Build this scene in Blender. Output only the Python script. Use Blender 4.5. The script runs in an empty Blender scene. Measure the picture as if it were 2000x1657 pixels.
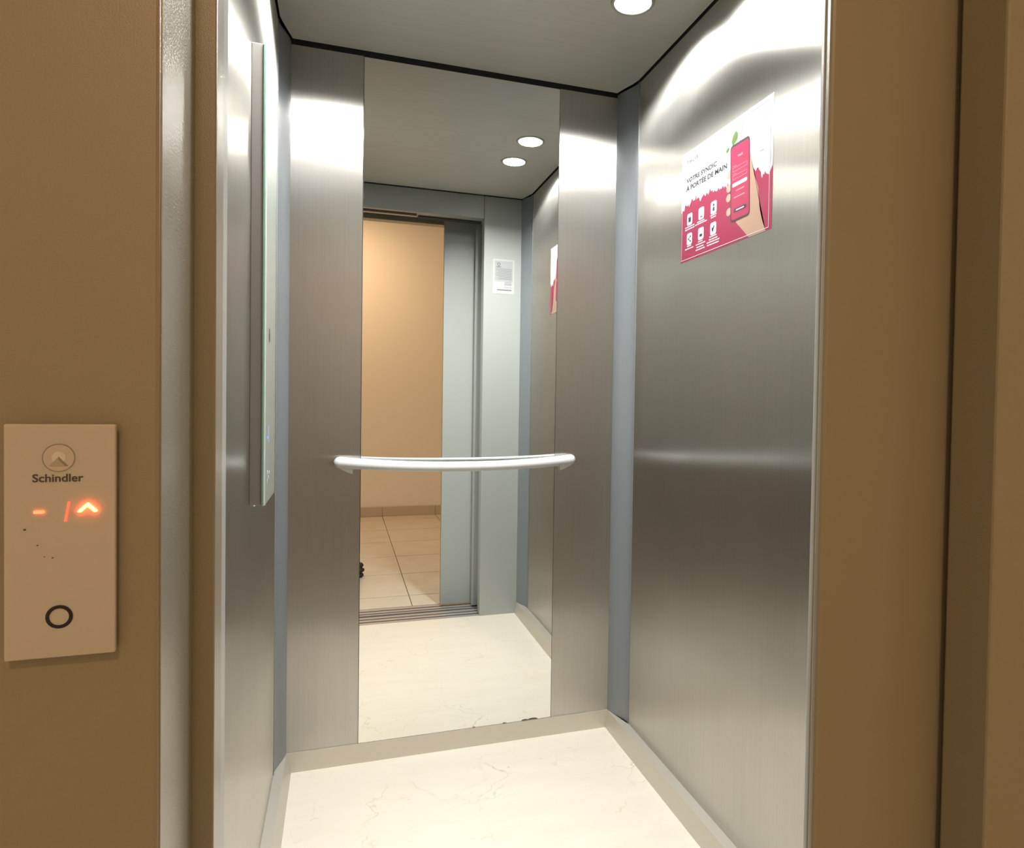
import bpy, bmesh, math, random
from mathutils import Matrix, Vector
random.seed(7)
S = bpy.context.scene
C = S.collection

# ------------------------------------------------------------------ camera
CAM = Vector((-0.32575, -2.12669, 1.11364))
YAW, PITCH, ROLL = 0.31783, -0.020963, 0.015645
fw = Vector((math.sin(YAW)*math.cos(PITCH), math.cos(YAW)*math.cos(PITCH), math.sin(PITCH)))
ri = Vector((math.cos(YAW), -math.sin(YAW), 0)); up = ri.cross(fw)
r2 = ri*math.cos(ROLL) + up*math.sin(ROLL); u2 = up*math.cos(ROLL) - ri*math.sin(ROLL)
cd = bpy.data.cameras.new('camera'); cam = bpy.data.objects.new('camera', cd); C.objects.link(cam)
cam.matrix_world = Matrix(((r2.x, u2.x, -fw.x, CAM.x), (r2.y, u2.y, -fw.y, CAM.y), (r2.z, u2.z, -fw.z, CAM.z), (0, 0, 0, 1)))
cd.sensor_fit = 'HORIZONTAL'; cd.sensor_width = 36.0; cd.lens = 1321.01/2000*36
cd.shift_x = (1000-1102.31)/2000; cd.shift_y = (808.65-828.5)/2000
cd.clip_start = 0.02
S.camera = cam

# ------------------------------------------------------------------ world, light constants, exposure
w = bpy.data.worlds.new('world'); S.world = w; w.use_nodes = True
w.node_tree.nodes['Background'].inputs[0].default_value = (0.0, 0.0, 0.0, 1)
CAR_LAMP_W, CAR_LAMP_RGB, CAR_LAMP_SPREAD = 9.2, (1.0, 0.998, 0.975), math.radians(150)
HALL_LAMP_W, HALL_LAMP_RGB = 22.0, (1.0, 0.66, 0.375)
S.view_settings.view_transform = 'Standard'; S.view_settings.look = 'None'
S.view_settings.exposure = 0.0; S.view_settings.gamma = 1.0; S.view_settings.use_curve_mapping = False
S.cycles.use_denoising = True
S.cycles.caustics_reflective = False; S.cycles.caustics_refractive = False
S.cycles.max_bounces = 11; S.cycles.diffuse_bounces = 5; S.cycles.glossy_bounces = 8
S.cycles.sample_clamp_indirect = 60.0

# ------------------------------------------------------------------ materials
def mat(name, base, rough=0.5, metal=0.0, coat=0.0, emit=None, estr=0.0, spec=None):
    m = bpy.data.materials.new(name); m.use_nodes = True
    b = m.node_tree.nodes['Principled BSDF']
    b.inputs['Base Color'].default_value = (*base, 1)
    b.inputs['Roughness'].default_value = rough; b.inputs['Metallic'].default_value = metal
    b.inputs['Coat Weight'].default_value = coat; b.inputs['Coat Roughness'].default_value = 0.06
    if spec is not None: b.inputs['Specular IOR Level'].default_value = spec
    if emit:
        b.inputs['Emission Color'].default_value = (*emit, 1); b.inputs['Emission Strength'].default_value = estr
    return m

class NT:
    def __init__(s, m): s.t = m.node_tree; s.b = s.t.nodes['Principled BSDF']
    def n(s, kind, **kw):
        nd = s.t.nodes.new(kind)
        for k, v in kw.items():
            if k in nd.inputs: nd.inputs[k].default_value = v
            else: setattr(nd, k, v)
        return nd
    def l(s, a, b): s.t.links.new(a, b)
    def coord(s, scale=(1, 1, 1), loc=(0, 0, 0)):
        tc = s.n('ShaderNodeTexCoord'); mp = s.n('ShaderNodeMapping')
        mp.inputs['Scale'].default_value = scale; mp.inputs['Location'].default_value = loc
        s.l(tc.outputs['Object'], mp.inputs[0]); return mp.outputs[0]
    def noise(s, vec, scale, detail=3, rough=0.5):
        nd = s.n('ShaderNodeTexNoise', Scale=scale, Detail=detail, Roughness=rough); s.l(vec, nd.inputs['Vector']); return nd.outputs['Fac']
    def ramp(s, fac, stops):
        r = s.n('ShaderNodeValToRGB'); e = r.color_ramp.elements
        while len(e) < len(stops): e.new(0.5)
        for i, (p, c) in enumerate(stops): e[i].position = p; e[i].color = (*c, 1) if len(c) == 3 else c
        s.l(fac, r.inputs[0]); return r.outputs[0]
    def mix(s, fac, a, b, mode='MIX'):
        m = s.n('ShaderNodeMix'); m.data_type = 'RGBA'; m.blend_type = mode
        for sock, v in ((m.inputs[0], fac), (m.inputs[6], a), (m.inputs[7], b)):
            if hasattr(v, 'is_linked'): s.l(v, sock)
            else: sock.default_value = v if isinstance(v, float) else (*v, 1)
        return m.outputs[2]
    def mapr(s, v, a, b, c, d):
        m = s.n('ShaderNodeMapRange'); s.l(v, m.inputs[0])
        for i, x in enumerate((a, b, c, d)): m.inputs[i+1].default_value = x
        return m.outputs[0]
    def bump(s, h, strength, dist):
        b = s.n('ShaderNodeBump', Strength=strength, Distance=dist); s.l(h, b.inputs['Height']); s.l(b.outputs[0], s.b.inputs['Normal'])

def steel(name, base, rough, aniso, grain=1.0):
    m = mat(name, base, rough, 1.0); t = NT(m)
    t.b.inputs['Anisotropic'].default_value = aniso
    tg = t.n('ShaderNodeTangent'); tg.direction_type = 'RADIAL'; tg.axis = 'Z'; t.l(tg.outputs[0], t.b.inputs['Tangent'])
    fine = t.noise(t.coord((420, 420, 2.2)), 1.0, 2, 0.6)
    smudge = t.noise(t.coord((3.2, 3.2, 2.0)), 1.0, 5, 0.62)
    dark = tuple(c*0.95 for c in base); lite = tuple(min(1, c*1.03) for c in base)
    col = t.mix(t.mapr(fine, 0.3, 0.7, 0.0, 1.0), dark, lite)
    col = t.mix(t.mapr(smudge, 0.35, 0.7, 0.0, 0.22), col, tuple(c*0.72 for c in base))
    t.l(col, t.b.inputs['Base Color'])
    t.l(t.mapr(smudge, 0.3, 0.75, rough*0.93, rough*1.10), t.b.inputs['Roughness'])
    return m

M = {}
M['steel'] = steel('brushed_steel', (0.57, 0.555, 0.517), 0.325, 1.0)
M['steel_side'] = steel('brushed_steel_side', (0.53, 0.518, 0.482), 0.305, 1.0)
M['mirror'] = mat('mirror_silver', (0.90, 0.91, 0.885), 0.0, 1.0)
M['backing'] = mat('dark_backing', (0.012, 0.012, 0.013), 0.8)
M['post'] = mat('blue_grey_satin', (0.265, 0.292, 0.312), 0.36, 0.3)
M['alu'] = mat('satin_aluminium', (0.60, 0.57, 0.49), 0.42, 0.45)
M['sill'] = mat('sill_aluminium', (0.50, 0.485, 0.46), 0.38, 0.5)
M['groove'] = mat('sill_groove', (0.03, 0.03, 0.03), 0.7)
M['white_paint'] = mat('light_grey_paint', (0.455, 0.475, 0.455), 0.34)
M['rail'] = mat('white_rail_coating', (0.70, 0.725, 0.735), 0.28, 0.0, 0.25)
M['bracket'] = mat('rail_bracket_grey', (0.74, 0.75, 0.72), 0.38)
M['ceil'] = mat('ceiling_panel', (0.75, 0.73, 0.655), 0.42)
t = NT(M['ceil']); f = t.noise(t.coord((3, 90, 3)), 1.0, 3)
t.l(t.mix(t.mapr(f, .3, .7, 0., 1.), (.735, .715, .635), (.77, .75, .67)), t.b.inputs['Base Color'])
# landing frame paint with orange-peel relief
def framepaint(name, base, rough, bump, coat=0.0, scale=900, dist=.0004):
    m = mat(name, base, rough, coat=coat); m.node_tree.nodes['Principled BSDF'].inputs['Coat Roughness'].default_value = .3; t = NT(m)
    t.bump(t.noise(t.coord((1, 1, 1)), scale, 2, .5), bump, dist)
    n = t.noise(t.coord((1, 1, 1)), 5, 4)
    t.l(t.mix(t.mapr(n, .3, .75, 0., .25), base, tuple(c*.82 for c in base)), t.b.inputs['Base Color'])
    return m
M['frame'] = framepaint('frame_paint', (0.275, 0.243, 0.166), 0.36, 0.6, .7)
M['frame_lit'] = framepaint('frame_paint_lit', (0.35, 0.335, 0.255), 0.34, 1.0, .8, 480, .0007)  # same frame paint, made lighter and shinier: car light put into the colour
M['frame_lit'].node_tree.nodes['Principled BSDF'].inputs['Metallic'].default_value = .4
M['doorface'] = framepaint('landing_door_paint', (0.30, 0.264, 0.185), 0.30, 0.1)
M['hallwall'] = mat('hall_plaster', (0.88, 0.85, 0.80), 0.75)
t = NT(M['hallwall']); t.bump(t.noise(t.coord(), 90, 3), .12, .002)
M['halltile'] = mat('hall_tile', (0.66, 0.60, 0.50), 0.28)
t = NT(M['halltile']); n = t.noise(t.coord(), 6, 5)
t.l(t.mix(t.mapr(n, .3, .7, 0., 1.), (.62, .56, .46), (.70, .645, .55)), t.b.inputs['Base Color'])
M['skirtile'] = mat('skirting_tile', (0.56, 0.48, 0.38), 0.35)
M['grout'] = mat('grout', (0.16, 0.13, 0.10), 0.9)
M['black'] = mat('black_rubber', (0.006, 0.006, 0.006), 0.6)
M['tripod'] = mat('black_tube', (0.02, 0.02, 0.02), 0.35)
M['lens'] = mat('lamp_lens', (1, 1, 1), 0.3, emit=CAR_LAMP_RGB, estr=40.0)
M['bezel'] = mat('lamp_bezel', (0.55, 0.54, 0.5), 0.3, 0.8)
M['hall_lens'] = mat('hall_lamp_lens', (1, 1, 1), 0.4, emit=HALL_LAMP_RGB, estr=12.0)
# marble
m = M['marble'] = mat('cream_marble', (0.85, 0.80, 0.70), 0.30); t = NT(m)
co = t.coord((1, 1, 1), (0.3, 0.1, 0))
nz = t.n('ShaderNodeTexNoise', Scale=5.0, Detail=4, Roughness=.6); t.l(co, nz.inputs['Vector'])
dv = t.n('ShaderNodeVectorMath', operation='MULTIPLY_ADD'); t.l(nz.outputs['Color'], dv.inputs[0]); dv.inputs[1].default_value = (.30, .30, 0); t.l(co, dv.inputs[2])
def vein(scale, width, vec):
    v = t.n('ShaderNodeTexVoronoi', Scale=scale); v.feature = 'DISTANCE_TO_EDGE'; t.l(vec, v.inputs['Vector'])
    return t.mapr(v.outputs['Distance'], 0.0, width, 1.0, 0.0)
def mul(a, b):
    q = t.n('ShaderNodeMath', operation='MULTIPLY'); t.l(a, q.inputs[0])
    if hasattr(b, 'is_linked'): t.l(b, q.inputs[1])
    else: q.inputs[1].default_value = b
    return q.outputs[0]
m1 = t.mapr(t.noise(co, 3.4, 4, .6), .50, .66, 0, 1); m2 = t.mapr(t.noise(t.coord((1, 1, 1), (4, 7, 0)), 5.0, 4, .6), .48, .64, 0, 1)
cloud = t.noise(t.coord((2.2, 9, 1)), 1.5, 6, .62)
col = t.mix(t.mapr(cloud, .3, .7, 0., 1.), (.80, .74, .615), (.84, .79, .68))
col = t.mix(mul(mul(vein(3.2, .007, dv.outputs[0]), m1), .55), col, (.50, .36, .21))
col = t.mix(mul(mul(vein(8.0, .012, dv.outputs[0]), m2), .40), col, (.55, .42, .27))
t.l(col, t.b.inputs['Base Color'])
# glass / prints
M['glass_edge'] = mat('green_glass_edge', (0.70, 0.82, 0.74), 0.07, coat=.5); M['glass_edge'].node_tree.nodes['Principled BSDF'].inputs['Subsurface Weight'].default_value = .9; M['glass_edge'].node_tree.nodes['Principled BSDF'].inputs['Subsurface Radius'].default_value = (.7, 1, .85); M['glass_edge'].node_tree.nodes['Principled BSDF'].inputs['Subsurface Scale'].default_value = .012
M['glass_line'] = mat('green_glass_line', (0.30, 0.62, 0.50), 0.2)
M['cop_house'] = mat('control_housing_grey', (0.40, 0.38, 0.355), 0.40, .3)
M['mark'] = mat('grey_mark', (0.10, 0.12, 0.11), 0.4)
M['blue_led'] = mat('blue_display', (0.3, 0.35, 0.7), 0.3, emit=(.35, .42, 1.0), estr=.55)
M['screw'] = mat('screw_metal', (0.8, 0.78, 0.7), 0.15, 1.0)
M['lop_glass'] = mat('white_glass_plate', (0.55, 0.53, 0.475), 0.10, coat=.3); M['lop_glass'].node_tree.nodes['Principled BSDF'].inputs['Subsurface Weight'].default_value = .6; M['lop_glass'].node_tree.nodes['Principled BSDF'].inputs['Subsurface Radius'].default_value = (1, .5, .4); M['lop_glass'].node_tree.nodes['Principled BSDF'].inputs['Subsurface Scale'].default_value = .006
M['lop_house'] = mat('call_panel_housing', (0.45, 0.42, 0.38), 0.4)
M['logo'] = mat('logo_grey', (0.56, 0.52, 0.46), 0.3, .2); M['logo_mid'] = mat('logo_mid', (0.42, 0.39, 0.34), 0.3)
M['logo_lite'] = mat('logo_light', (0.66, 0.63, 0.58), 0.3)
M['logo_dark'] = mat('logo_dark', (0.26, 0.24, 0.21), 0.35)
M['letter'] = mat('dark_lettering', (0.07, 0.055, 0.045), 0.4)
M['ring'] = mat('button_ring_navy', (0.012, 0.012, 0.022), 0.3)
M['red_led'] = mat('red_display', (0.6, 0.05, 0.02), 0.3, emit=(1.0, .085, .026), estr=24.0)
M['red_led_dim'] = mat('red_display_dim', (0.6, 0.05, 0.02), 0.3, emit=(1.0, .10, .04), estr=5.0)
M['red_led_faint'] = mat('red_display_faint', (0.6, 0.05, 0.02), 0.3, emit=(1.0, .13, .06), estr=1.5)
M['paper'] = mat('glossy_paper', (0.37, 0.38, 0.39), 0.45, spec=.25)
M['pink'] = mat('print_raspberry', (0.20, 0.016, 0.045), 0.45, spec=.25)
M['pinkscreen'] = mat('print_screen_pink', (0.24, 0.022, 0.055), 0.45, spec=.25)
M['line_pink'] = mat('print_pale_pink', (0.36, 0.15, 0.18), 0.45, spec=.25)
M['white_print'] = mat('print_white', (0.42, 0.41, 0.41), 0.45, spec=.25)
M['phone'] = mat('print_phone_grey', (0.04, 0.03, 0.036), 0.45, spec=.25)
M['skin'] = mat('print_skin', (0.27, 0.17, 0.12), 0.45, spec=.25)
M['skin2'] = mat('print_skin_light', (0.32, 0.215, 0.16), 0.45, spec=.25)
M['green'] = mat('print_leaf_green', (0.07, 0.11, 0.03), 0.45, spec=.25)
M['grey_print'] = mat('print_grey', (0.02, 0.021, 0.023), 0.45, spec=.25)
M['pale_print'] = mat('print_pale_grey', (0.17, 0.175, 0.185), 0.45, spec=.25)
M['rose_print'] = mat('print_pale_rose', (0.08, 0.03, 0.045), 0.45, spec=.25)
M['note_paper'] = mat('notice_paper', (0.56, 0.57, 0.56), 0.5)
M['note_grey'] = mat('notice_shade', (0.44, 0.455, 0.455), 0.5)
M['grime'] = mat('brown_grime', (0.10, 0.07, 0.04), 0.8)

# ------------------------------------------------------------------ mesh helpers
def link(name, me, m, parent=None, smooth=False):
    o = bpy.data.objects.new(name, me); C.objects.link(o)
    if m is not None: me.materials.append(m)
    if parent is not None:
        o.parent = parent
        base = Vector((0, 0, 0)); p = parent
        while p is not None: base += p.location; p = p.parent
        me.transform(Matrix.Translation(-base))
    if smooth:
        for p in me.polygons: p.use_smooth = True
    return o
def from_bm(name, bm, m, parent=None, smooth=False):
    bmesh.ops.recalc_face_normals(bm, faces=bm.faces)
    me = bpy.data.meshes.new(name); bm.to_mesh(me); bm.free()
    return link(name, me, m, parent, smooth)
def box(name, x0, x1, y0, y1, z0, z1, m, parent=None, bevel=0.0):
    bm = bmesh.new(); bmesh.ops.create_cube(bm, size=1)
    for v in bm.verts: v.co = Vector((x0+(v.co.x+.5)*(x1-x0), y0+(v.co.y+.5)*(y1-y0), z0+(v.co.z+.5)*(z1-z0)))
    if bevel: bmesh.ops.bevel(bm, geom=list(bm.edges), offset=bevel, segments=2, affect='EDGES', profile=.5)
    return from_bm(name, bm, m, parent)
def prism(name, pts, f0, f1, m, parent=None, smooth=False):
    """pts: 2d polygon; f0/f1 map (a,b)->3d for the two caps"""
    bm = bmesh.new()
    a = [bm.verts.new(f0(*p)) for p in pts]; b = [bm.verts.new(f1(*p)) for p in pts]; n = len(pts)
    bm.faces.new(a); bm.faces.new(b[::-1])
    for i in range(n): bm.faces.new((a[i], b[i], b[(i+1) % n], a[(i+1) % n]))
    bmesh.ops.triangulate(bm, faces=[f for f in bm.faces if len(f.verts) > 4], ngon_method='EAR_CLIP')
    return from_bm(name, bm, m, parent, smooth)
def prism_z(name, pts, z0, z1, m, parent=None):
    return prism(name, pts, lambda a, b: (a, b, z0), lambda a, b: (a, b, z1), m, parent)
def prism_y(name, pts, y0, y1, m, parent=None):
    return prism(name, pts, lambda a, b: (a, y0, b), lambda a, b: (a, y1, b), m, parent)
def tube(name, path, radii, m, parent=None, seg=20):
    bm = bmesh.new(); rings = []
    for i, p in enumerate(path):
        p = Vector(p); a = Vector(path[max(i-1, 0)]); b = Vector(path[min(i+1, len(path)-1)])
        d = (b-a).normalized(); ref = Vector((0, 0, 1)) if abs(d.z) < .9 else Vector((1, 0, 0))
        s = d.cross(ref).normalized(); u = s.cross(d)
        r = radii[i] if isinstance(radii, (list, tuple)) else radii
        rings.append([bm.verts.new(p+(s*math.cos(k*2*math.pi/seg)+u*math.sin(k*2*math.pi/seg))*r) for k in range(seg)])
    for A, B in zip(rings, rings[1:]):
        for k in range(seg): bm.faces.new((A[k], A[(k+1) % seg], B[(k+1) % seg], B[k]))
    bm.faces.new(rings[0][::-1]); bm.faces.new(rings[-1])
    return from_bm(name, bm, m, parent, True)
def empty(name, loc):
    o = bpy.data.objects.new(name, None); C.objects.link(o); o.location = loc; o.empty_display_size = .05; return o
def tag(o, label, cat, group=None):
    o['label'] = label; o['category'] = cat
    if group: o['group'] = group
    return o
def struct(o, label=None):
    o['kind'] = 'structure'
    if label: o['label'] = label
    return o

# ------------------------------------------------------------------ dimensions of the car (metres)
XL, XR = -0.4735, 0.5441            # back-corner lines
XLS, XRS = -0.4990, 0.5733          # side panel planes
XLF, XRF = -0.4593, 0.5342          # floor edges at the skirting foot
D, H, HS, PD = 1.273, 2.14, 0.0573, 0.110
XJL, XJR = -0.451, 0.351            # door opening
YH = -1.575                         # landing face

# floor and ceiling
struct(prism_z('floor', [(XLS, .0), (XRS, .0), (XRS, -D-.006), (XLS, -D-.006)], -.03, 0, M['marble']), 'cream marble elevator floor with fine brown veins')
g = .005
ceil_pts = [(XL+g, -.010), (XR-g, -.010), (XR+.004, -.045), (XRS-.012, -.085), (XRS-g, -PD-.01), (XRS-g, -D+PD), (XR, -D+.006), (XL, -D+.006), (XLS+g, -D+PD), (XLS+g, -PD-.01), (XLS+.012, -.085), (XL-.004, -.045)]
struct(prism_z('ceiling', ceil_pts, H, H+.02, M['ceil']), 'grey beige elevator ceiling panel with cut corners')

# back wall: dark backing, two steel panels
wb = struct(box('wall_back', XL-.03, XR+.03, .006, .03, 0, H+.06, M['backing']), 'back wall of the elevator car')
MXL, MXR, MZ1 = -0.2706, 0.3414, 2.1258
box('panel', XL-.003, MXL-.0015, 0, .005, HS-.02, 2.128, M['steel'], wb)
box('panel', MXR+.0015, XR+.003, 0, .005, HS-.02, 2.128, M['steel'], wb)
# side walls
wr = struct(box('wall_right', XRS+.004, XRS+.03, -D+.0, .0, 0, H+.06, M['backing']), 'right wall of the elevator car')
box('panel', XRS, XRS+.003, -D+PD-.012, -PD+.012, HS-.02, 2.133, M['steel_side'], wr)
wl = struct(box('wall_left', XLS-.03, XLS-.004, -D+.0, .0, 0, H+.06, M['backing']), 'left wall of the elevator car')
box('panel', XLS-.003, XLS, -D+PD-.012, -PD+.012, HS-.02, 2.133, M['steel_side'], wl)
# corner posts: run along the back wall's normal, then flare to the side panel
def post(n, sx, x0, xs, y0, sy, label):
    pts = []
    for i in range(15):
        a = i/14; s = a*a*(3-2*a)*.72 + a*.28
        pts.append((x0+(xs-x0)*s, y0+sy*PD*a))
    pts.append((xs - sx*.0022, y0+sy*(PD+.001))); pts.append((xs - sx*.0022, y0+sy*(PD+.006))); pts.append((xs+sx*.0012, y0+sy*(PD+.006)))
    pts.append((xs+sx*.0012, y0))
    struct(prism_z('trim_%d' % n, pts, HS, H-.004, M['post']), label)
post(1, 1, XR, XRS, -.0005, -1, 'blue grey corner post right of the mirror')
post(2, -1, XL, XLS, -.0005, -1, 'blue grey corner post left of the mirror')
post(3, 1, XR, XRS, -D+.0005, 1, 'blue grey corner post beside the door pocket')
post(4, -1, XL, XLS, -D+.0005, 1, 'blue grey corner post at the strike side')
# skirtings (slightly raked faces, ledge on the sides)
struct(prism('baseboard_right', [(XRF, 0), (XR, HS), (XRS-.0002, HS), (XRS-.0002, 0)], lambda a, b: (a, -D+.002, b), lambda a, b: (a, -.0005, b), M['alu']), 'metal skirting along the right wall')
struct(prism('baseboard_left', [(XLF, 0), (XL, HS), (XLS+.0002, HS), (XLS+.0002, 0)], lambda a, b: (a, -D+.002, b), lambda a, b: (a, -.0005, b), M['alu']), 'metal skirting along the left wall')
bb = prism('baseboard_back', [(-.008, 0), (-.0045, HS-.0005), (-.0002, HS-.0005), (-.0002, 0)], lambda a, b: (XLF-(XLF-XL)*b/HS, a, b), lambda a, b: (XRF+(XR-XRF)*b/HS, a, b), M['alu'])
struct(bb, 'metal skirting under the mirror')
# front wall: returns and header, all light grey paint
wf = struct(box('wall_front', XJR+.004, XRS+.03, -D-.045, -D-.030, 0, H+.06, M['backing']), 'front wall of the elevator car around the door')
box('return_panel', XJR, XRS+.03, -D-.028, -D, 0, H-.003, M['white_paint'], wf, .0015)
box('return_panel', XLS-.03, XJL, -D-.10, -D, 0, H-.003, M['white_paint'], wf, .0015)
box('header_panel', XJL+.001, XJR-.002, -D-.028, -D, 2.022, H-.003, M['white_paint'], wf, .0015)

# mirror
mr = tag(box('wall_mirror', MXL, MXR, -.0008, .0045, HS+.0005, MZ1, M['mirror'], None, .0003), 'tall frameless mirror on the back wall of the elevator', 'mirror')
for cx, n in ((.084, .006), (.1847, .007), (.2536, .012), (.2797, .016)):
    pts = [(cx+math.cos(a)*n*random.uniform(.6, 1.2), HS+.0012+max(0, math.sin(a))*n*.33*random.uniform(.5, 1.2)) for a in [k*math.pi/7 for k in range(8)]]
    prism_y('chip', pts, -.0015, -.0007, M['grime'], mr)

# handrail: bowed tube with fin brackets
RZ = .918
hr = tag(empty('handrail', (.03, -.03, RZ)), 'white bowed tubular handrail across the elevator mirror', 'handrail')
xa, xb = -.347, .405
path, rad = [], []
ks = [-1, -.999, -.996, -.991, -.984, -.975, -.964, -.952] + [-.94+1.88*i/36 for i in range(37)] + [.952, .964, .975, .984, .991, .996, .999, 1]
for k in ks:
    x = (xa+xb)/2+(xb-xa)/2*k; bow = 1-abs(k)**2.2
    path.append((x, -.020-.047*bow, RZ+.001-.0145*bow)); e = min(1, max(.0, (1-abs(k))/.048)); rad.append((.0155+.002*abs(k)**3)*math.sqrt(max(.002, 1-(1-e)**2)))
tube('tube', path, rad, M['rail'], hr, 24)
for sx, x0 in ((1, xa), (-1, xb)):
    fin = [(x0+sx*.003, RZ-.001), (x0+sx*.008, RZ-.011), (x0+sx*.017, RZ-.0185), (x0+sx*.030, RZ-.026), (x0+sx*.042, RZ-.0315), (x0+sx*.053, RZ-.035), (x0+sx*.0545, RZ-.012), (x0+sx*.0545, RZ+.004), (x0+sx*.012, RZ+.008)]
    prism_y('bracket', fin, -.031, -.0026, M['bracket'], hr)

# ------------------------------------------------------------------ elevator downlights (real lamps)
def downlight(x, y, label):
    e = tag(empty('downlight', (x, y, H)), label, 'ceiling light', 'round downlights in the elevator ceiling')
    bm = bmesh.new(); seg = 28; prof = [(.046, -.0005), (.048, -.004), (.054, -.004), (.057, -.0005)]
    rings = [[bm.verts.new((x+r*math.cos(k*2*math.pi/seg), y+r*math.sin(k*2*math.pi/seg), H+z)) for k in range(seg)] for r, z in prof]
    for A, B in zip(rings, rings[1:]+rings[:1]):
        for k in range(seg): bm.faces.new((A[k], A[(k+1) % seg], B[(k+1) % seg], B[k]))
    from_bm('bezel', bm, M['bezel'], e, True)
    bm = bmesh.new(); bmesh.ops.create_cone(bm, cap_ends=True, segments=28, radius1=.046, radius2=.046, depth=.0018)
    bmesh.ops.translate(bm, verts=bm.verts, vec=(x, y, H-.0012)); from_bm('lens', bm, M['lens'], e)
    ld = bpy.data.lights.new('downlight_beam', 'AREA'); ld.shape = 'DISK'; ld.size = .09; ld.energy = CAR_LAMP_W; ld.color = CAR_LAMP_RGB; ld.spread = CAR_LAMP_SPREAD
    lo = bpy.data.objects.new('downlight_beam', ld); C.objects.link(lo); lo.parent = e; lo.location = (0, 0, -.0045)
    return e
downlight(.378, -.50, 'round downlight near the back above the poster wall')
downlight(.372, -.745, 'round downlight nearer the door above the poster wall')
downlight(-.340, -.50, 'round downlight near the back above the control panel wall')
downlight(-.340, -.745, 'round downlight nearer the door above the control panel wall')

# ------------------------------------------------------------------ car doors, landing doors, sills, tracks
XE, XC = .180, .353                            # leading edge of the doors, nearly open
d1 = struct(box('door_1', XC, XC+.41, -1.334, -1.306, .006, 2.045, M['white_paint'], None, .003), 'sliding elevator car door, open in its pocket')
box('slow_panel', XC+.006, XC+.416, -1.378, -1.346, .006, 2.045, M['white_paint'], d1, .003)
d2 = struct(box('door_2', XE, XE+.41, -1.506, -1.494, .006, 2.06, M['doorface'], None, .004), 'sliding landing door, nearly open')
box('lit_inner_skin', XE+.001, XE+.41, -1.4935, -1.486, .008, 2.058, M['white_paint'], d2, .002)  # inside of the same door paint, colour lightened to stand for strong car light
box('slow_panel', XE+.160, XE+.568, -1.462, -1.432, .006, 2.06, M['white_paint'], d2, .003)
def sill(n, y0, y1, grooves, label):
    s = struct(box('trim_%d' % n, XLS, XRS+.1, y1, y0, -.03, -.001, M['sill']), label)
    for gy in grooves: box('groove', XJL, XRS+.1, gy-.005, gy+.005, -.0012, -.0003, M['groove'], s)
sill(5, -D-.007, -1.398, (-1.320, -1.362), 'ribbed aluminium sill of the car door')
sill(6, -1.424, -1.531, (-1.448, -1.490), 'ribbed aluminium sill of the landing door')
tr = struct(box('trim_7', XLS, XRS+.1, -1.395, -1.302, 2.028, 2.12, M['alu']), 'door track over the car door')
box('track_slot', XLS, .02, -1.345, -1.315, 2.0215, 2.0285, M['groove'], tr)
box('track_slot', .03, XJR, -1.392, -1.352, 2.0215, 2.0285, M['groove'], tr)
tr = struct(box('trim_8', XLS, XRS+.1, -1.512, -1.425, 2.066, 2.13, M['groove']), 'dark door track over the landing door')

# landing door frame: two jambs with face, strike and lintel
def rounded_l(pts): return pts
jl = struct(box('trim_9', -.70, -.450, YH, -1.44, 0, 2.031, M['frame'], None, .003), 'painted steel landing door frame at the call panel side')
box('reveal_lit_strip', -.4502, -.4494, YH+.003, -1.463, .003, 2.028, M['frame_lit'], jl)  # thin added strip showing the jamb's own paint brightened as if car-lit
box('strike', -.458, -.432, -1.462, -1.425, 0, 2.031, M['frame'], jl, .0015)
jr = struct(box('trim_10', XJR, .62, YH, -1.516, 0, 2.031, M['frame'], None, .003), 'painted steel landing door frame at the door pocket side')
jt = struct(box('trim_11', -.70, .62, YH, -1.516, 2.0315, 2.18, M['frame'], None, .003), 'painted steel landing door lintel')
# unseen dark sheet added behind the door pocket to stop light leaks
struct(box('wall_light_block', .80, .82, -1.512, -1.28, 0, 2.2, M['backing']), 'dark light-blocking sheet added behind the door pocket')

# ------------------------------------------------------------------ hall
HX0, HX1, HY, HZ = -1.75, 1.55, -4.375, 2.90
struct(box('wall_hall_front', HX0, -.70, YH+.001, -1.44, 0, HZ, M['hallwall']), 'hall wall left of the elevator')
struct(box('wall_hall_front', .62, HX1, YH+.001, -1.44, 0, HZ, M['hallwall']), 'hall wall right of the elevator')
struct(box('wall_hall_front', -.70, .62, YH+.001, -1.44, 2.18, HZ, M['hallwall']), 'hall wall above the elevator')
struct(box('wall_hall_back', HX0, HX1, HY-.08, HY, 0, HZ, M['hallwall']), 'cream hall wall opposite the elevator')
struct(box('wall_hall_left', HX0-.08, HX0, HY, YH, 0, HZ, M['hallwall']), 'hall side wall left')
struct(box('wall_hall_right', HX1, HX1+.08, HY, YH, 0, HZ, M['hallwall']), 'hall side wall right')
struct(box('ceiling_hall', HX0, HX1, HY, -1.44, HZ, HZ+.06, M['hallwall']), 'hall ceiling')
fh = struct(box('floor_hall', HX0, HX1, HY, -1.5315, -.03, -.003, M['grout']), 'tiled hall floor')
TS = .488; gx = .0045
xsj = [x for x in [.040+TS*k for k in range(-6, 7)] if HX0 < x < HX1]; xsj = [HX0]+xsj+[HX1]
ysj = [y for y in [-1.734-TS*k for k in range(-2, 9)] if HY < y < -1.5315]; ysj = [-1.5315]+ysj+[HY]
for ya, yb in zip(ysj, ysj[1:]):
    for xa_, xb_ in zip(xsj, xsj[1:]):
        if xb_-xa_ < .03 or ya-yb < .03: continue
        box('tile', xa_+gx*.5, xb_-gx*.5, yb+.004, ya-.004, -.003, random.uniform(-.0002, .0002), M['halltile'], fh, .0008)
bh = struct(box('baseboard_hall', HX0, HX1, HY, HY+.007, 0, .086, M['grout']), 'tiled skirting along the hall wall')
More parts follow.
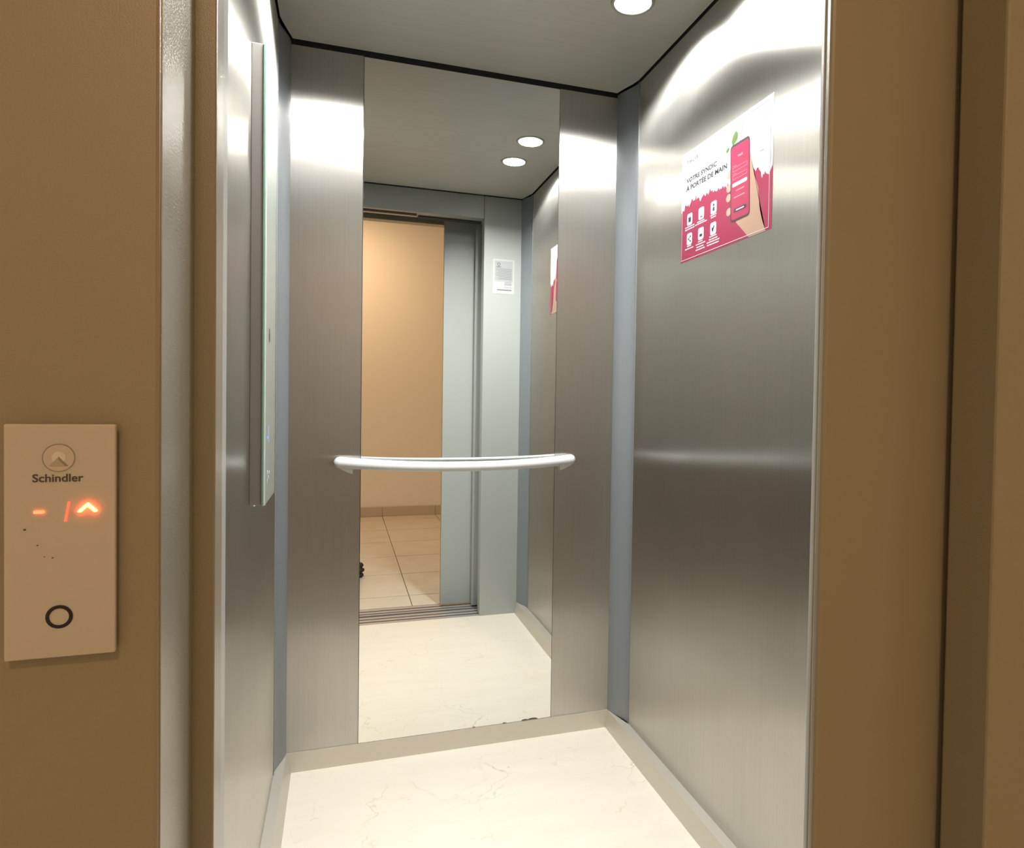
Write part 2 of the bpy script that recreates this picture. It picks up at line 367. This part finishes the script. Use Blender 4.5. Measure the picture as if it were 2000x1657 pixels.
for xa_, xb_ in zip(xsj, xsj[1:]):
    if xb_-xa_ > .03: box('tile', xa_+.001, xb_-.001, HY+.007, HY+.013, .001, .088+random.uniform(-.001, .001), M['skirtile'], bh, .0015)
# hall ceiling lamp
LX, LY = -.45, -3.55
hl = tag(empty('hall_ceiling_lamp', (LX, LY, HZ)), 'round warm ceiling lamp in the hall', 'ceiling lamp')
bm = bmesh.new(); bmesh.ops.create_cone(bm, cap_ends=True, segments=40, radius1=.16, radius2=.18, depth=.05); bmesh.ops.translate(bm, verts=bm.verts, vec=(LX, LY, HZ-.026)); from_bm('lamp_base', bm, M['bezel'], hl)
bm = bmesh.new(); bmesh.ops.create_uvsphere(bm, u_segments=32, v_segments=16, radius=.15)
for v in bm.verts: v.co = Vector((LX+v.co.x, LY+v.co.y, HZ-.05+v.co.z*.2))
from_bm('diffuser', bm, M['hall_lens'], hl, True)
ld = bpy.data.lights.new('hall_beam', 'AREA'); ld.shape = 'DISK'; ld.size = .26; ld.energy = HALL_LAMP_W; ld.color = HALL_LAMP_RGB; ld.spread = math.radians(180)
lo = bpy.data.objects.new('hall_beam', ld); C.objects.link(lo); lo.parent = hl; lo.location = (0, 0, -.085)

# ------------------------------------------------------------------ text helper
def text_mesh(name, string, plane, u0, v0, u1, v1, m, parent, layer=0, bold=0.0, shear=0.0, spacing=1.0, keep=False):
    cu = bpy.data.curves.new('txt', 'FONT'); cu.body = string; cu.size = 1.0; cu.offset = bold; cu.shear = shear; cu.space_character = spacing; cu.resolution_u = 4
    to = bpy.data.objects.new('txt', cu); C.objects.link(to)
    dg = bpy.context.evaluated_depsgraph_get(); dg.update()
    me = bpy.data.meshes.new_from_object(to.evaluated_get(dg)); bpy.data.objects.remove(to); bpy.data.curves.remove(cu)
    me.name = name
    xs = [v.co.x for v in me.vertices]; ys = [v.co.y for v in me.vertices]
    ax, bx, ay, by = min(xs), max(xs), min(ys), max(ys)
    for v in me.vertices:
        v.co = plane(u0+(v.co.x-ax)/(bx-ax)*(u1-u0), v0+(v.co.y-ay)/(by-ay)*(v1-v0), layer)
    me.materials.clear()
    return link(name, me, m, parent)
def flat(name, pts, plane, m, parent, layer, thick=.35):
    return prism(name, pts, lambda a, b: plane(a, b, layer), lambda a, b: plane(a, b, layer-thick), m, parent)
def rrect(u0, v0, u1, v1, r, n=4):
    r = min(r, (u1-u0)/2, (v1-v0)/2); out = []
    for cx, cy, a0 in ((u1-r, v1-r, 0), (u0+r, v1-r, 90), (u0+r, v0+r, 180), (u1-r, v0+r, 270)):
        for k in range(n+1):
            a = math.radians(a0+90*k/n); out.append((cx+r*math.cos(a), cy+r*math.sin(a)))
    return out
def ellipse(cu, cv, a, b, rot=0, n=18):
    c, s = math.cos(rot), math.sin(rot)
    return [(cu+a*math.cos(k*2*math.pi/n)*c-b*math.sin(k*2*math.pi/n)*s, cv+a*math.cos(k*2*math.pi/n)*s+b*math.sin(k*2*math.pi/n)*c) for k in range(n)]
def outline(name, u0, v0, u1, v1, wd, plane, m, parent, layer):
    o = [(u0, v0), (u1, v0), (u1, v1), (u0, v1)]; i = [(u0+wd, v0+wd), (u1-wd, v0+wd), (u1-wd, v1-wd), (u0+wd, v1-wd)]
    bm = bmesh.new(); O = [bm.verts.new(plane(a, b, layer)) for a, b in o]; I = [bm.verts.new(plane(a, b, layer)) for a, b in i]
    for k in range(4): bm.faces.new((O[k], O[(k+1) % 4], I[(k+1) % 4], I[k]))
    return from_bm(name, bm, m, parent)
def ringmesh(name, c, ro, r_in, plane, m, parent, layer, n=40):
    bm = bmesh.new()
    O = [bm.verts.new(plane(c[0]+ro*math.cos(k*2*math.pi/n), c[1]+ro*math.sin(k*2*math.pi/n), layer)) for k in range(n)]
    I = [bm.verts.new(plane(c[0]+r_in*math.cos(k*2*math.pi/n), c[1]+r_in*math.sin(k*2*math.pi/n), layer)) for k in range(n)]
    for k in range(n): bm.faces.new((O[k], O[(k+1) % n], I[(k+1) % n], I[k]))
    return from_bm(name, bm, m, parent)

# ------------------------------------------------------------------ advert poster on the right wall (millimetre coordinates)
PX = XRS-.0004
def pp(u, v, layer): return Vector((PX-layer*.00014, -.4174-u*.0010045, 1.4992+v*.0010095))
po = tag(empty('advert_poster', pp(210, 0, 0)), 'pink and white advert poster with a phone on the right steel wall', 'poster')
flat('sheet', [(0, 0), (420, 0), (420, 297), (0, 297)], pp, M['paper'], po, 1, 1)
redtop = [(0, 136), (4.1, 139.6), (17.2, 146), (20.2, 154.8), (33, 150), (46.3, 151.3), (52.6, 156), (60, 164), (64, 156), (71.5, 157.3), (78, 163), (80.3, 170.4), (82, 160), (84, 154), (96, 158), (99, 150), (108.5, 150.6), (116, 155), (120.2, 159.7), (126, 154), (137.9, 157.9), (144, 150.2), (149, 158), (152.1, 165.9), (158, 155), (164, 158), (172.5, 151.4), (183, 149), (194.6, 154.1), (205.8, 148.1), (216, 153), (227.2, 147.9), (248.3, 144.8), (262, 148)]
redright = [(345, 148), (359.6, 151), (365.6, 150.6), (370, 143), (375.5, 137.9), (378, 126), (380.8, 121.8), (384, 131), (387.6, 127.4), (392, 134), (396.8, 127.4), (403, 124), (410.4, 127.4), (414, 133), (420, 139)]
def bristle(pts):
    out = [pts[0]]
    for (a, b), (c, d) in zip(pts, pts[1:]):
        n = max(1, int((c-a)/3.2))
        for k in range(1, n): out.append((a+(c-a)*k/n, b+(d-b)*k/n+random.choice((-1, 1))*random.uniform(.5, 6.0)*(k % 2)))
        out.append((c, d))
    return out
redtop, redright = bristle(redtop), bristle(redright)
bm = bmesh.new(); prev = None
for u, v in redtop+redright:
    pair = (bm.verts.new(pp(u, v, 2)), bm.verts.new(pp(u, 0, 2)))
    if prev: bm.faces.new((prev[0], prev[1], pair[1], pair[0]))
    prev = pair
from_bm('brush_field', bm, M['pink'], po)
hand = [(322, 205), (331, 200), (336.5, 180), (343.3, 161), (351.1, 137), (361, 118), (366.5, 104), (371, 75), (375.5, 51), (386, 24), (398.7, .5), (332.7, .5), (304, 25), (277, 47.4), (275, 66), (300, 100)]
flat('hand_print', hand, pp, M['skin'], po, 3, .8)
for cu, cv in ((241, 171), (240.5, 138), (240, 115), (242, 81)):
    flat('finger_print', ellipse(cu+2, cv, 11, 9.5, .2), pp, M['skin2'], po, 3.2, .8)
flat('straw_print', [(300.5, 283), (305, 283), (290, 236), (285, 236)], pp, M['pale_print'], po, 3, .8)
flat('straw_print', [(280, 275), (283, 275), (274, 236), (271, 236)], pp, M['pale_print'], po, 3, .8)
flat('leaf_print', [(271, 268), (277, 260), (276, 249), (268, 240), (256, 236), (251, 246), (256, 258), (262, 264)], pp, M['green'], po, 3, .8)
flat('leaf_print', ellipse(234, 233, 7.5, 5, .5), pp, M['green'], po, 3, .8)
# phone drawing
tilt = lambda pts: [(u+(236-v)*.0365, v) for u, v in pts]
ph = flat('phone_print', tilt(rrect(246.5, 51, 329, 237, 10)), pp, M['phone'], po, 5, .8)
flat('screen_print', tilt(rrect(250.5, 56, 325.5, 231, 8)), pp, M['pinkscreen'], ph, 6, .8)
text_mesh('screen_lettering', 'THUIS', pp, 281, 201.5, 302, 206.5, M['white_print'], ph, 7.4)
for v0, v1 in ((171, 181), (152, 162)): outline('input_field', 259.5, v0, 321, v1, 1.3, pp, M['line_pink'], ph, 7)
for v0 in (183.5, 164.5): flat('text_line', [(261, v0), (275, v0), (275, v0+1.6), (261, v0+1.6)], pp, M['line_pink'], ph, 7, .6)
flat('button_print', rrect(259, 134.5, 322, 143.5, 3.5), pp, M['white_print'], ph, 7, .6)
for u0, u1, v in ((275, 311, 123.5), (266, 314, 108.3)): flat('text_line', rrect(u0, v-1.5, u1, v+1.5, 1.4), pp, M['line_pink'], ph, 7, .6)
flat('dark_button_print', rrect(267, 72, 321, 81.5, 4.5), pp, M['phone'], ph, 7, .6)
flat('text_line', rrect(277, 75.6, 311, 78.4, 1.2), pp, M['white_print'], ph, 7.6, .6)
# headline and logo lettering
text_mesh('logo_lettering', 'THUIS', pp, 26.5, 263.5, 86.5, 273.5, M['rose_print'], po, 2, spacing=1.35, bold=.03)
text_mesh('headline', 'VOTRE SYNDIC', pp, 26, 212.5, 183, 225, M['grey_print'], po, 2, bold=.035)
text_mesh('headline', '\u00c0 PORT\u00c9E DE MAIN', pp, 24.5, 190.5, 232, 207, M['grey_print'], po, 2, bold=.035)
for k, (u0, u1, v) in enumerate(((361, 402, 280), (361, 402, 273.5), (360, 401, 266), (360, 400, 258))):
    u = u0
    while u < u1-3:
        wd = random.uniform(3, 9); flat('text_line', [(u, v-1), (min(u+wd, u1), v-1), (min(u+wd, u1), v+1), (u, v+1)], pp, M['pale_print'], po, 2, .6); u += wd+1.6
flat('text_line', [(369, 183.5), (385.5, 183.5), (385.5, 186), (369, 186)], pp, M['pale_print'], po, 2, .6)
# six feature icons with their captions
icons = [(33.2, 96, 0), (95.6, 96.2, 1), (158, 95.5, 2), (33.6, 43, 3), (95.4, 43.5, 4), (157.6, 42.5, 5)]
for u, v, k in icons:
    ic = flat('icon', rrect(u, v, u+29, v+31.5, 6), pp, M['white_print'], po, 3, .8)
    cu, cv = u+14.5, v+16
    if k == 0:
        flat('pictogram', [(cu-7, cv-8), (cu+7, cv-8), (cu+7, cv+5), (cu-7, cv+5)], pp, M['grey_print'], ic, 4, .8); flat('pictogram', [(cu-5, cv+6.5), (cu+5, cv+6.5), (cu+5, cv+8.5), (cu-5, cv+8.5)], pp, M['pale_print'], ic, 4, .8)
    elif k == 1:
        outline('pictogram', cu-6, cv-6, cu+6, cv+8, 1.2, pp, M['pale_print'], ic, 4); flat('pictogram', rrect(cu-6, cv-10, cu+6, cv-7.5, 1), pp, M['grey_print'], ic, 4, .8)
    elif k == 2:
        flat('pictogram', ellipse(cu, cv+6, 3.6, 3.6), pp, M['grey_print'], ic, 4, .8); flat('pictogram', [(cu-5, cv-9), (cu+5, cv-9), (cu+3.4, cv+1), (cu-3.4, cv+1)], pp, M['grey_print'], ic, 4, .8)
    elif k == 3:
        for a, b in ((-5, 0), (5, 6), (5, -7)): flat('pictogram', ellipse(cu+a, cv+b, 2.6, 2.6), pp, M['grey_print'], ic, 4, .8)
        for b in (6, -7):
            d = Vector((10, b)).normalized(); n = Vector((-d.y, d.x))*.8; A = Vector((cu-5, cv)); B = Vector((cu+5, cv+b))
            flat('pictogram', [tuple(A+n), tuple(A-n), tuple(B-n), tuple(B+n)], pp, M['grey_print'], ic, 4.6, .6)
    elif k == 4:
        flat('pictogram', rrect(cu-7, cv-8, cu+7, cv-1, 2), pp, M['grey_print'], ic, 4, .8); flat('pictogram', [(cu-.8, cv+1), (cu+.8, cv+1), (cu+.8, cv+8), (cu-.8, cv+8)], pp, M['pale_print'], ic, 4, .8)
    else:
        flat('pictogram', [(cu-4, cv-9), (cu-1, cv-9), (cu+6, cv+5), (cu+2, cv+8)], pp, M['grey_print'], ic, 4, .8); flat('pictogram', ellipse(cu-4, cv-1, 3, 5), pp, M['grey_print'], ic, 4.6, .6)
for u0, u1, v in ((22.3, 74.3, 92.3), (22.5, 74.5, 86.1), (89, 127, 92.3), (78, 141, 87.3), (157, 187, 92.6), (159.3, 184.3, 87), (35, 58.7, 40), (24.3, 70.5, 33.1), (95.5, 119, 40), (84.3, 133.3, 33.8), (88, 125, 26.5), (83.7, 133.8, 19.8), (153.6, 189, 39.6), (151.7, 193.4, 32.8), (141.2, 202.7, 26.7), (142.5, 201, 20)):
    u = u0
    while u < u1-2:
        wd = random.uniform(7, 16); e = min(u+wd, u1); flat('caption_line', [(u, v-1.5), (e, v-1.5), (e, v+1.5), (u, v+1.5)], pp, M['white_print'], po, 3, .6); u += wd+1.4
outline('border_line', 5, 5, 410, 289, 1.5, pp, M['white_print'], po, 5.6)
for u in (412.4,): flat('edge_mark', [(u, 146), (u+2, 150), (u+2, 172), (u, 172)], pp, M['pale_print'], po, 2, .6)

# ------------------------------------------------------------------ notice sheet on the return panel (seen in the mirror)
def pn(u, v, layer): return Vector((.5095-u*.001, -D+.0004+layer*.0004, 1.649+v*.001))   # u runs left to right for someone facing the panel
no = tag(empty('notice_sheet', pn(56, 0, 0)), 'small white printed notice taped beside the elevator door', 'notice')
flat('sheet', [(0, 0), (112, 1), (112, 177), (0, 176)], pn, M['note_paper'], no, 1, .8)
flat('grey_field', [(9, 62), (102, 62), (102, 167), (9, 167)], pn, M['note_grey'], no, 1.6, .5)
ringmesh('emblem', (82, 150), 8, 5.5, pn, M['mark'], no, 2.4, 24)
flat('text_line', [(70, 135), (94, 135), (94, 138), (70, 138)], pn, M['mark'], no, 2.4, .6)
v = 126
while v > 72:
    flat('text_line', [(14, v), (random.uniform(70, 98), v), (98, v+1.6), (14, v+1.6)], pn, M['pale_print'], no, 2.4, .6); v -= 6.5
for v in (58, 51, 45): flat('text_line', [(14, v), (52, v), (52, v+1.8), (14, v+1.8)], pn, M['pale_print'], no, 2.4, .6)
flat('text_line', [(14, 31), (54, 31), (54, 36), (14, 36)], pn, M['note_grey'], no, 2.4, .6)
flat('text_line', [(14, 18), (90, 18), (90, 22.5), (14, 22.5)], pn, M['pale_print'], no, 2.4, .6)

# ------------------------------------------------------------------ car operating panel on the left wall
cp = tag(empty('control_panel', (XLS, -.565, .893)), 'tall glass fronted control panel on the left steel wall', 'control panel')
box('housing', XLS, -.4773, -.664, -.468, .895, 1.803, M['cop_house'], cp, .001)
box('glass_plate', -.4771, -.4700, -.667, -.463, .893, 1.806, M['glass_edge'], cp, .0012)
box('glass_seam', -.4745, -.4735, -.6674, -.6665, .8945, 1.8045, M['glass_line'], cp)
def pc(u, v, layer): return Vector((-.4699+layer*.0003, -.665+u*.001, .893+v*.001))
ch = [(60, 330), (63, 330), (68, 341), (73, 330), (76, 330), (70, 345), (76, 358), (73, 358), (68, 349), (63, 358), (60, 358), (66, 345)]
flat('symbol', ch, pc, M['mark'], cp, 1, .8)
text_mesh('floor_display', '-1', pc, 34, 122, 66, 158, M['blue_led'], cp, 1)
for u, v in ((44, 44), (62, 50), (78, 58), (44, 62)): flat('symbol', ellipse(u, v, 3, 4), pc, M['bracket'], cp, 1, .8)
bm = bmesh.new(); bmesh.ops.create_uvsphere(bm, u_segments=12, v_segments=8, radius=.0032); bmesh.ops.translate(bm, verts=bm.verts, vec=(-.491, -.655, .894)); from_bm('screw', bm, M['screw'], cp, True)

# ------------------------------------------------------------------ hall call panel on the landing frame
YP = -1.5845
def pl(u, v, layer): return Vector((u*.001, YP-layer*.0003, v*.001))
lp = tag(empty('call_panel', (-.507, YH, .93)), 'white glass elevator call panel with red display on the door frame', 'call panel')
box('housing', -.5375, -.4765, -1.5795, YH+.0005, .934, 1.090, M['lop_house'], lp, .001)
plate = box('glass_plate', -.5393, -.4748, YP, -1.5797, .9322, 1.0917, M['lop_glass'], lp, .0012)
flat('logo_disc', ellipse(-508, 1068.8, 9.4, 9.4, 0, 40), pl, M['logo'], lp, .6, .5)
ringmesh('logo_rim', (-508, 1068.8), 9.5, 9.0, pl, M['logo_dark'], lp, 1.0, 40)
flat('logo_window', ellipse(-508, 1069, 4.1, 4.1, 0, 30), pl, M['logo_lite'], lp, 1.2, .5)
flat('logo_peak', [(-508, 1069.6), (-502.4, 1063.2), (-513.6, 1063.2)], pl, M['logo_mid'], lp, 1.6, .3)
flat('logo_fold', [(-508, 1069.6), (-502.4, 1063.2), (-504.2, 1063.2), (-508, 1067.4)], pl, M['logo_dark'], lp, 1.9, .2)
text_mesh('lettering', 'Schindler', pl, -523, 1052.4, -493.6, 1057.9, M['letter'], lp, .6, bold=.02)
flat('display_dash', rrect(-522.2, 1031.2, -516, 1033.4, 1.0), pl, M['red_led_dim'], lp, 3, 3)
sl = [(-502.7, 1038.8), (-501.3, 1038.8), (-503.4, 1025.2), (-504.8, 1025.2)]
flat('display_slash', sl, pl, M['red_led_faint'], lp, 2, 2)
flat('direction_arrow', [(-496.9, 1032.2), (-491.3, 1037.8), (-490.7, 1037.8), (-485.2, 1032.2), (-485.8, 1031.4), (-487.2, 1031.4), (-491, 1035.2), (-494.9, 1031.4), (-496.3, 1031.4)], pl, M['red_led'], lp, 5, 5)
ringmesh('button_ring', (-507.7, 960.2), 8.0, 5.7, pl, M['ring'], lp, .8)
for u, v, r in ((-527.3, 1020.6, .7), (-520.1, 1009.7, .5), (-511.5, 1000.8, .5), (-516.2, 1001.8, .35)): flat('speck', ellipse(u, v, r*1.3, r, 0, 8), pl, M['mark'], lp, .6, .5)

# ------------------------------------------------------------------ camera tripod in the hall (its foot shows at the mirror edge)
TX, TY = -.365, -2.235
tp = tag(empty('tripod', (TX, TY, 0)), 'black camera tripod standing on the hall tiles', 'tripod')
tube('centre_column', [(TX, TY, .45), (TX, TY, .93)], .013, M['tripod'], tp, 14)
tube('collar', [(TX, TY, .78), (TX, TY, .79), (TX, TY, .85), (TX, TY, .86)], [.02, .034, .034, .02], M['tripod'], tp, 16)
box('head_plate', TX-.03, TX+.03, TY-.03, TY+.03, .93, .955, M['black'], tp, .004)
for a in (14, 134, 254):
    a = math.radians(a); fx, fy = TX+.158*math.cos(a), TY+.158*math.sin(a)
    lg = tube('leg', [(TX+.02*math.cos(a), TY+.02*math.sin(a), .82), (TX+.09*math.cos(a), TY+.09*math.sin(a), .42), (fx, fy, .02)], [.014, .012, .009], M['tripod'], tp, 12)
    path = [(fx, fy, z) for z in (.001, .010, .022, .030, .040, .052, .060, .072, .084, .092)]
    tube('rubber_foot', path, [.010, .021, .021, .012, .026, .026, .012, .021, .018, .008], M['black'], lg, 12)
